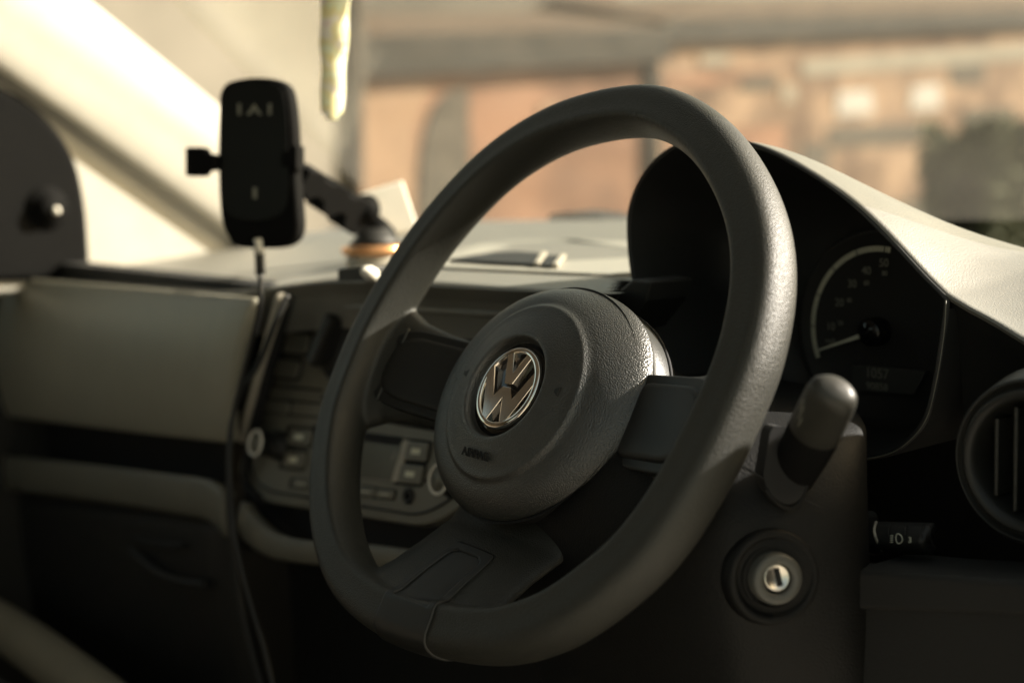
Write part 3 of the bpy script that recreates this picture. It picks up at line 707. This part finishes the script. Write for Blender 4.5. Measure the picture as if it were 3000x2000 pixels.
# ---------------------------------------------------------------- air vent and switches at the driver's end
vent = empty('air_vent', at(2376, 1060, 'y', .125), 'round black air vent at the right end of the dashboard', 'air vent')
vc = at(2376, 1060, 'y', .122); vn = Vector((.10, -1, .02)).normalized()
M_ventp = plastic('vent_plastic', (.016, .016, .0135), .45, 2400, .2, spec=.4)
mesh('vent_bezel', *lathe([(.046, -.08), (.046, -.02), (.0415, .001), (.0400, .0035), (.0392, .003), (.0385, -.001), (.0370, -.001), (.0362, .004), (.0340, .006), (.0300, .001), (.0285, -.012), (.028, -.03)], vc, vn, 72, capends=False), M_ventp, vent)
mesh('vent_throat', *lathe([(0, -.028), (.0285, -.028)], vc, vn, 40), M_void, vent)
va, vb, _ = frame(vn)
for k in range(-2, 3):
    hgt = 2*math.sqrt(max(.0001, .028**2-(k*.010)**2))
    bevel(mesh('vent_slat', *box(vc+va*(k*.010)-vn*.008, va, vb, vn, .0022, hgt, .016), M_hub, vent, False), .0008)
# headlamp range wheel and small knob
lev = empty('headlamp_level_wheel', at(2070, 1235, 'y', .11), 'small ribbed black thumbwheel with headlamp symbol beside the knee panel', 'thumbwheel')
def lv(x, y, d=0): return at(x, y, 'y', .112-d)
rows = []
for k in range(9):
    t = k/8
    a, b = lv(2006+t*8*0, 1196+t*76), lv(2146, 1200+t*74)
    bul = Vector((0, -.010*math.sin(math.pi*t), 0))
    rows.append([a.lerp(b, i/10)+bul for i in range(11)])
lw = mesh('wheel_drum', *grid(rows), M_blk, lev); solid(lw, .004)
def lvs(x, y):                                              # a point on the drum
    t = min(1, max(0, (y-1196)/76)); return at(x, y, 'y', .112-.010*math.sin(math.pi*t)-.0008)
mesh('bright_edge', *tube(spline([lvs(2012, 1198), lvs(2008, 1216), lvs(2012, 1236), lvs(2026, 1264)], 5), .0008, 8), M_edge, lev)
for x in (2046, 2084, 2122, 2140):
    mesh('drum_rib', *tube(spline([lvs(x, 1200), lvs(x-6, 1222), lvs(x+6, 1258)], 5), .00035, 6), M_dash2, lev)
ic2 = lvs(2063, 1236)
lamp = [ic2+Vector((.0026*math.cos(t)*(1 if math.cos(t) > 0 else .55), 0, .0026*math.sin(t))) for t in [2*math.pi*i/20 for i in range(20)]]
mesh('headlamp_symbol', *tube(lamp, .00028, 6, closed=True), M_white, lev)
for k in range(4):
    p = lvs(2051, 1229+k*5); mesh('beam_mark', *tube([p, p+Vector((-.0018, 0, -.0004))], .0002, 6), M_dim, lev)
text('digit', '3', .0042, lvs(2090, 1240), XR, AZ, M_dim, lev)
dk = empty('dimmer_switch', at(1940, 1225, 'y', .115), 'small round black dimmer knob left of the headlamp thumbwheel', 'switch')
mesh('switch_plate', *prism(roundpoly([at(*p, 'y', .120) for p in [(1902, 1176), (1990, 1180), (1990, 1262), (1912, 1262)]], .004), (0, .01, 0)), M_blk, dk, False)
mesh('switch_knob', *lathe([(.0085, -.002), (.0085, .003), (.0060, .006), (0, .0062)], at(1940, 1225, 'y', .118), (.15, -1, .1), 36), M_gloss, dk)

# ---------------------------------------------------------------- phone holder and cable
ph = empty('phone_holder', at(860, 575, 'x', -.45), 'black wireless phone holder on an angled arm stuck to the dashboard', 'phone holder')
HN = Vector((.42, -.90, .06)).normalized(); HP = at(590, 370, 'x', -.43)
def hp(x, y, h=0): return on(x, y, HP+HN*h, HN)
bp = spline([hp(*p) for p in [(500, 250), (502, 215), (518, 190), (555, 180), (585, 178), (625, 181), (652, 195), (664, 225), (672, 300), (676, 400), (682, 480), (684, 520), (676, 548), (650, 566), (600, 570), (540, 566), (522, 546), (508, 515), (500, 450), (498, 340)]], 4, True)
hb_ = mesh('holder_body', *prism(bp, -HN*.014), M_sail, ph, False); bevel(hb_, .004, 4)
fp_ = spline([hp(*p, .0015) for p in [(508, 260), (510, 222), (526, 198), (560, 188), (610, 188), (642, 202), (654, 240), (660, 330), (662, 430), (655, 478), (630, 498), (580, 506), (535, 498), (514, 474), (507, 420)]], 4, True)
mesh('holder_face', *prism(fp_, -HN*.003), M_face, hb_, False)
for q in ([(546, 238), (553, 238), (553, 264), (546, 264)], [(616, 238), (623, 238), (623, 264), (616, 264)], [(566, 264), (584, 238), (602, 264), (594, 264), (584, 252), (575, 264)], [(581, 430), (590, 430), (590, 456), (581, 456)]):
    mesh('holder_print', *prism([hp(*p, .002) for p in q], HN*.0003), M_num, hb_, False)
bevel(mesh('clamp_arm', *prism([hp(*p, -.004) for p in [(444, 340), (484, 340), (488, 354), (512, 356), (512, 392), (488, 394), (484, 406), (444, 406)]], -HN*.008 if False else HN*.012), M_sail, ph, False), .003)
bevel(mesh('clamp_arm', *prism([hp(*p, -.008) for p in [(664, 348), (682, 348), (694, 336), (700, 336), (700, 392), (682, 386), (664, 384)]], HN*.012), M_sail, ph, False), .003)
# arm behind, joints, suction base
a0, a1, a2 = at(690, 405, 'x', -.455), at(765, 452, 'x', -.475), at(832, 492, 'x', -.49)
arm_d = (a2-a0).normalized(); arm_n = HN; arm_s = arm_d.cross(arm_n).normalized()
prof_ = [(-.004, .010), (.008, .016), (.012, .009), (.020, .009), (.024, .018), (.034, .018), (.038, .010), (.044, .010), (.048, .021), (.060, .021), (.070, .012)]
AL = (a2-a0).length/.066
arm_s = arm_d.cross((CAM-a0).normalized()).normalized(); arm_n = arm_d.cross(arm_s).normalized()
if arm_s.z < 0: arm_s = -arm_s
PP = [a0+arm_d*(t*AL)-arm_s*h for t, h in prof_]+[a0+arm_d*(t*AL)+arm_s*(.009 if h < .0105 else .013) for t, h in reversed(prof_)]
PP = [p-arm_n*.012 for p in PP]
bevel(mesh('mount_arm', *prism(PP, arm_n*.024), M_sail, ph, False), .002)
mesh('arm_joint', *lathe([(0, .02), (.011, .018), (.013, .010), (.013, -.010), (.011, -.016), (0, -.016)], at(838, 492, 'x', -.49), (.8, -.3, .5), 28), M_sail, ph)
mesh('arm_joint', *lathe([(0, .016), (.010, .014), (.011, .0), (.010, -.014), (0, -.016)], at(872, 528, 'x', -.49), (.3, -.8, .5), 28), M_sail, ph)
bc = at(862, 572, 'x', -.49); bc.z = max(bc.z, topz(bc.x, bc.y)+.012)
mesh('mount_base', *lathe([(0, .022), (.014, .020), (.020, .010), (.026, .004)], bc, (0, 0, 1), 48), M_blk, ph)
mesh('copper_ring', *lathe([(.026, .004), (.031, .003), (.032, -.001), (.031, -.004), (.026, -.005)], bc, (0, 0, 1), 48, capends=False), M_copper, ph)
mesh('suction_cup', *lathe([(.026, -.004), (.028, -.008), (.030, -.030)], bc, (0, 0, 1), 48), M_edge, ph)
cb = empty('charging_cable', at(598, 580, 'x', -.43), 'thin dark charging cable hanging from the phone holder', 'cable')
mesh('plug', *tube([at(592, 556, 'x', -.425), at(596, 585, 'x', -.425), at(598, 632, 'x', -.425)], .0042, 12), M_blk, cb)
mesh('plug_tip', *tube([at(592, 548, 'x', -.424), at(596, 582, 'x', -.423)], .0034, 12), M_ivory, cb)
pts = [at(598, 630, 'y', .03), at(597, 700, 'y', .03), at(580, 780, 'y', .035), at(556, 870, 'y', .035), at(534, 960, 'y', .03), at(528, 1060, 'y', .02), at(532, 1160, 'y', .01), at(545, 1260, 'y', .0), at(572, 1370, 'y', .0), at(610, 1500, 'y', .0), at(640, 1640, 'y', .0)]
mesh('cord', *tube(spline(pts, 8), .0022, 8), M_blk, cb)
c2 = mesh('lead', *tube(spline([at(660, 676, 'y', .06), at(630, 745, 'y', .05), at(596, 830, 'y', .045), at(556, 900, 'y', .04), at(530, 980, 'y', .038), at(524, 1090, 'y', .04), at(530, 1230, 'y', .045), at(560, 1420, 'y', .05), at(620, 1640, 'y', .05)], 8), .0024, 8), M_blk)
tag(c2, 'second dark lead crossing the cable beside the console edge', 'cable')

# small things on the dash
cx_ = [(826, 444), (924, 414), (962, 528), (866, 548)]
cn = Vector((.85, -.5, .15)).normalized(); cpnt = at(890, 470, 'x', -.53)
cd_ = mesh('ticket_case', *prism([on(*p, cpnt, cn) for p in cx_], -cn*.02), M_ivory, None, False); bevel(cd_, .002)
tag(cd_, 'pale flat plastic case leaning behind the phone holder arm', 'plastic case')
cl = empty('dash_clip', at(815, 628, 'y', .075), 'small black clip with white end on the dashboard edge', 'clip')
mesh('clip_body', *prism(roundpoly([at(*p, 'y', .075) for p in [(776, 618), (862, 612), (862, 642), (776, 646)]], .003), (0, .02, 0)), M_blk, cl, False)
mesh('clip_end', *lathe([(0, .010), (.004, .008), (.0055, .002), (.005, -.004)], at(852, 628, 'y', .072), (.3, -.9, .3), 24), M_ivory, cl)
# hanging freshener: crinkled iridescent strip
def irid(name):
    m = bpy.data.materials.new(name); m.use_nodes = True; n = m.node_tree; b = n.nodes['Principled BSDF']
    tc = n.nodes.new('ShaderNodeTexCoord'); nz = n.nodes.new('ShaderNodeTexNoise'); nz.inputs['Scale'].default_value = 70; nz.inputs['Detail'].default_value = 3
    cr = n.nodes.new('ShaderNodeValToRGB'); e = cr.color_ramp.elements
    e[0].position = .30; e[0].color = (.85, .72, .66, 1); e[1].position = .72; e[1].color = (.85, .88, .74, 1)
    for p, c in ((.42, (.92, .90, .78, 1)), (.50, (.90, .80, .40, 1)), (.58, (.88, .92, .66, 1))):
        q = e.new(p); q.color = c
    n.links.new(tc.outputs['Object'], nz.inputs['Vector']); n.links.new(nz.outputs[0], cr.inputs[0]); n.links.new(cr.outputs[0], b.inputs['Base Color'])
    b.inputs['Roughness'].default_value = .5
    return m
f0 = at(770, -60, 'y', .14); rows = []
for i in range(40):
    t = i/39; p = at(772-10*t, -60+335*t, 'y', .14); ww_ = (.0135-.0045*t)*(1+.06*math.sin(t*17))*(1 if t < .95 else .6); an = t*3+.5*math.sin(t*23)
    d = Vector((.63+.25*math.cos(an), .78+.25*math.sin(an), 0)).normalized()
    rows.append([p-d*ww_, p+Vector((0, .001*math.sin(t*19), 0)), p+d*ww_])
fr = mesh('air_freshener', *grid(rows), irid('iridescent_foil')); solid(fr, .001)
tag(fr, 'narrow iridescent yellow green hanging ribbon in front of the windscreen', 'air freshener')
# passenger seat corner at the lower left
st = empty('passenger_seat', (-.7, -.2, -.4), 'dark passenger seat cushion with pale front piping', 'car seat')
sz = -.33
q = [at(*p, 'z', sz) for p in [(-300, 1262), (0, 1436), (220, 1596), (420, 1760)]]
V, F = tube(spline(q, 6), .024, 14); mesh('pale_piping', V, F, M_seatp, st)
e0, e1 = q[0], q[-1]
mesh('cushion', *prism([e0+Vector((0, -.02, -.02)), e1+Vector((0, -.02, -.02)), e1+Vector((-.1, -.5, -.03)), e0+Vector((-.1, -.5, -.03))], (0, 0, -.12)), M_seat, st, False)

# ---------------------------------------------------------------- outside
def rough(name, col, col2, scale=3, rgh=.9, bricks=None):
    m = bpy.data.materials.new(name); m.use_nodes = True; n = m.node_tree; b = n.nodes['Principled BSDF']; b.inputs['Roughness'].default_value = rgh
    b.inputs['Specular IOR Level'].default_value = .2
    tc = n.nodes.new('ShaderNodeTexCoord'); nz = n.nodes.new('ShaderNodeTexNoise'); nz.inputs['Scale'].default_value = scale; nz.inputs['Detail'].default_value = 6
    cr = n.nodes.new('ShaderNodeValToRGB'); cr.color_ramp.elements[0].color = (*col, 1); cr.color_ramp.elements[1].color = (*col2, 1)
    cr.color_ramp.elements[0].position = .35; cr.color_ramp.elements[1].position = .65
    n.links.new(tc.outputs['Object'], nz.inputs['Vector']); n.links.new(nz.outputs[0], cr.inputs[0])
    if bricks:
        mp = n.nodes.new('ShaderNodeMapping'); mp.inputs['Rotation'].default_value = (R(90), 0, 0)
        br = n.nodes.new('ShaderNodeTexBrick'); br.inputs['Scale'].default_value = bricks
        br.inputs['Mortar'].default_value = (.55, .48, .40, 1); br.inputs['Mortar Size'].default_value = .012
        n.links.new(tc.outputs['Object'], mp.inputs[0]); n.links.new(mp.outputs[0], br.inputs['Vector'])
        n.links.new(cr.outputs[0], br.inputs['Color1']); n.links.new(cr.outputs[0], br.inputs['Color2']); n.links.new(br.outputs[0], b.inputs['Base Color'])
    else: n.links.new(cr.outputs[0], b.inputs['Base Color'])
    return m
M_road = rough('bounce_paving', (.26, .245, .21), (.32, .30, .26), 8)  # unseen ground, its pale colour set to bounce light into the cabin
M_brick = rough('brick', (.070, .036, .021), (.160, .085, .050), .55)
M_peach = rough('peach_render', (.16, .10, .060), (.19, .122, .075), 1)
M_tan = rough('tan_render', (.060, .036, .022), (.19, .128, .082), .6)
M_grey = rough('grey_render', (.13, .118, .092), (.165, .15, .118), .8)
M_tile = rough('roof_tile', (.05, .034, .022), (.085, .058, .036), 1.5)
M_darkroof = rough('dark_fascia', (.012, .0115, .009), (.025, .022, .017), 1.0)
M_wood = rough('dark_door', (.035, .03, .022), (.055, .046, .034), 4)
M_hill = rough('hill', (.055, .048, .036), (.085, .075, .055), .12)
M_leaf = rough('hedge_leaf', (.045, .05, .028), (.09, .095, .055), 5)
M_winf = plastic('white_frame', (.20, .188, .168), .5)
gnd = mesh('road', [(-300, -300, -.95), (300, -300, -.95), (300, 300, -.95), (-300, 300, -.95)], [(0, 1, 2, 3)], M_road, None, False); gnd['kind'] = 'structure'
HW = Vector((.995, .10, 0)).normalized(); HS = Vector((-.10, .995, 0)).normalized()   # facing and street direction of the houses
P0 = CAM + ray(1200, 400)*24
def hw(x, y, d=0): return on(x, y, P0+HW*d, HW)
def house(name, xa, xb, ytop_a, ytop_b, d, depth, wallmat, roofmat, roof_rise, label, cat='house'):
    h = empty(name, hw((xa+xb)/2, 470, d), label, cat); h.location.z = -.95
    a, b = hw(xa, ytop_a, d), hw(xb, ytop_b, d)
    za, zb = a.z, b.z
    A, B = Vector((a.x, a.y, -.95)), Vector((b.x, b.y, -.95))
    A1, B1 = Vector((a.x, a.y, za)), Vector((b.x, b.y, zb))
    bk = -HW*depth
    wall = ([A, B, B1, A1, A+bk, B+bk, B1+bk, A1+bk], [(0, 1, 2, 3), (5, 4, 7, 6), (1, 5, 6, 2), (4, 0, 3, 7), (3, 2, 6, 7)])
    w_ = mesh('wall', *wall, wallmat, h, False)
    e = (B1-A1).normalized(); ov = HW*.35
    if name == 'grey_house': mesh('drainpipe', *tube([hw(xb-6, y, d)+HW*.1 for y in (620, 300, ytop_b)], .10, 8), M_wood, h)
    E0, E1 = A1-e*.1+ov, B1+e*.1+ov
    up = Vector((0, 0, 1))
    mesh('eaves', *prism([E0-up*.12, E1-up*.12, E1+up*.46, E0+up*.46], -HW*.5), M_darkroof, h, False)
    Rg0, Rg1 = A1-e*.1-HW*depth/2+up*(roof_rise+.25), B1+e*.1-HW*depth/2+up*(roof_rise+.25)
    E0 += up*.465; E1 += up*.465
    K0, K1 = E0-HW*(depth+.7), E1-HW*(depth+.7)
    mesh('roof', [E0, E1, Rg1, Rg0, K0, K1], [(0, 1, 2, 3), (3, 2, 5, 4), (0, 3, 4), (1, 5, 2)], roofmat, h, False)
    return h
def opening(h, name, px, d, mat, framemat=None):
    P = [hw(*p, d) for p in px]
    o = mesh(name, *prism([p+HW*.06 for p in P], -HW*.10), framemat or mat, h, False)
    if framemat:
        c = sum(P, Vector((0, 0, 0)))/len(P)
        mesh('pane', *prism([c+(p-c)*.8+HW*.075 for p in P], -HW*.02), mat, o, False)
    return o
h1 = house('grey_house', 60, 812, -160, -120, 3.0, 5, M_grey, M_tile, .8, 'pale grey rendered house beyond the pillar, left of the brick house')
h2 = house('brick_house', 818, 1500, 160, 128, 0, 6, M_brick, M_tile, .9, 'orange brick house with dark arched gateway seen above the wheel')
arch = spline([hw(*p, 0) for p in [(958, 560), (960, 420), (968, 330), (985, 265), (1010, 225), (1040, 206), (1072, 200)]], 4)
mesh('gateway', *prism([p+HW*.05 for p in arch]+[hw(1078, 560, 0)+HW*.05], -HW*.12), M_wood, h2, False)
mesh('pale_bay', *prism([hw(*p, 0)+HW*.0 for p in [(826, 560), (826, 196), (990, 190), (950, 300), (944, 560)]], HW*.04), M_peach, h2, False)
mesh('drainpipe', *tube([hw(1488, 620, 0)+HW*.1, hw(1488, 300, 0)+HW*.1, hw(1488, 150, 0)+HW*.1], .14, 10), M_darkroof, h2)
mesh('wall_vent', *prism([hw(*p, 0)+HW*.02 for p in [(1240, 240), (1330, 238), (1330, 262), (1240, 264)]], HW*.04), M_tan, h2, False)
h3 = house('tan_house', 1512, 2600, 92, 48, -6, 7, M_tan, M_tile, 1.2, 'tan rendered house with white windows to the right of the brick house')
for px in ([(1922, 212), (1996, 207), (2004, 262), (1918, 268)], [(2092, 200), (2152, 192), (2158, 250), (2086, 256)]):
    opening(h3, 'window', px, -6, M_winf, M_winf)
for px in ([(1790, 192), (1826, 191), (1826, 240), (1790, 241)], [(1600, 124), (1680, 121), (1680, 150), (1600, 153)]):
    opening(h3, 'window', px, -6, M_grey, M_peach)
for px in ([(1700, 175), (1780, 172), (1780, 205), (1700, 208)], [(2210, 250), (2330, 245), (2330, 290), (2210, 296)], [(1840, 330), (1900, 328), (1900, 440), (1840, 440)]):
    opening(h3, 'shutter', px, -6, M_wood)
for (px, mt_) in (([(1520, 178), (1760, 160), (1760, 186), (1520, 206)], M_brick), ([(1840, 140), (2420, 96), (2420, 132), (1840, 176)], M_grey), ([(1870, 60), (2300, 30), (2300, 66), (1870, 96)], M_darkroof), ([(1530, 300), (1800, 288), (1800, 560), (1530, 560)], M_brick), ([(1900, 290), (2110, 280), (2110, 330), (1900, 340)], M_wood), ([(2180, 150), (2260, 146), (2260, 190), (2180, 194)], M_wood)):
    mesh('wall_band', *prism([hw(*p, -6)+HW*.05 for p in px], -HW*.08), mt_, h3, False)
# hedge right
def leafmass(name, c, ax, ay, sx, sy, sz, n, mat, size=.09):
    V, F = [], []
    for i in range(n):
        u, v, w = random.uniform(-1, 1), random.uniform(-1, 1), random.uniform(-1, 1)
        if abs(w) < .6 and abs(v) < .6: v = math.copysign(random.uniform(.6, 1), v)
        p = c+ax*(u*sx/2)+ay*(v*sy/2)+Vector((0, 0, w*sz/2+.12*math.sin(u*9+v*3)))
        d = Vector((random.gauss(0, 1), random.gauss(0, 1), random.gauss(0, 1))).normalized(); e = d.orthogonal().normalized(); g = d.cross(e)
        s = size*random.uniform(.6, 1.4); k = len(V); V += [p-e*s, p+g*s*.6, p+e*s, p-g*s*.6]; F.append((k, k+1, k+2, k+3))
    return mesh(name, V, F, mat, None, False)
hc = CAM+ray(2290, 400)*16; hc.z = -.12
hg = leafmass('hedge', hc+HS*.4, HS, HW, 2.6, .9, 1.5, 9000, M_leaf); tag(hg, 'dark clipped hedge beyond the dashboard at the far right', 'hedge')
# low hill behind everything
rows = []
for j in range(14):
    t = j/13; r = []
    for i in range(60):
        s = -1+2*i/59; dist = 45+80*t; ang = math.atan2(.621, -.777)+s*1.0
        z = -.95+ (18*t**.8)*(1-.2*math.sin(i*.35))+.8*math.sin(i*.9+j)
        r.append(CAM+Vector((math.cos(ang)*dist, math.sin(ang)*dist, 0))+Vector((0, 0, z-CAM.z-.2)))
    rows.append(r)
hl = mesh('hill', *grid(rows), M_hill); hl['kind'] = 'structure'
# wiper park box outside the glass
wp = empty('wiper', at(1320, 498, 'y', .64), 'black wiper arm pivot just outside the windscreen base', 'wiper')
bevel(mesh('wiper_cap', *prism([at(*p, 'y', .62) for p in [(1252, 512), (1262, 492), (1300, 488), (1360, 495), (1412, 506), (1412, 516)]], (0, .05, .002)), M_blk, wp, False), .004)
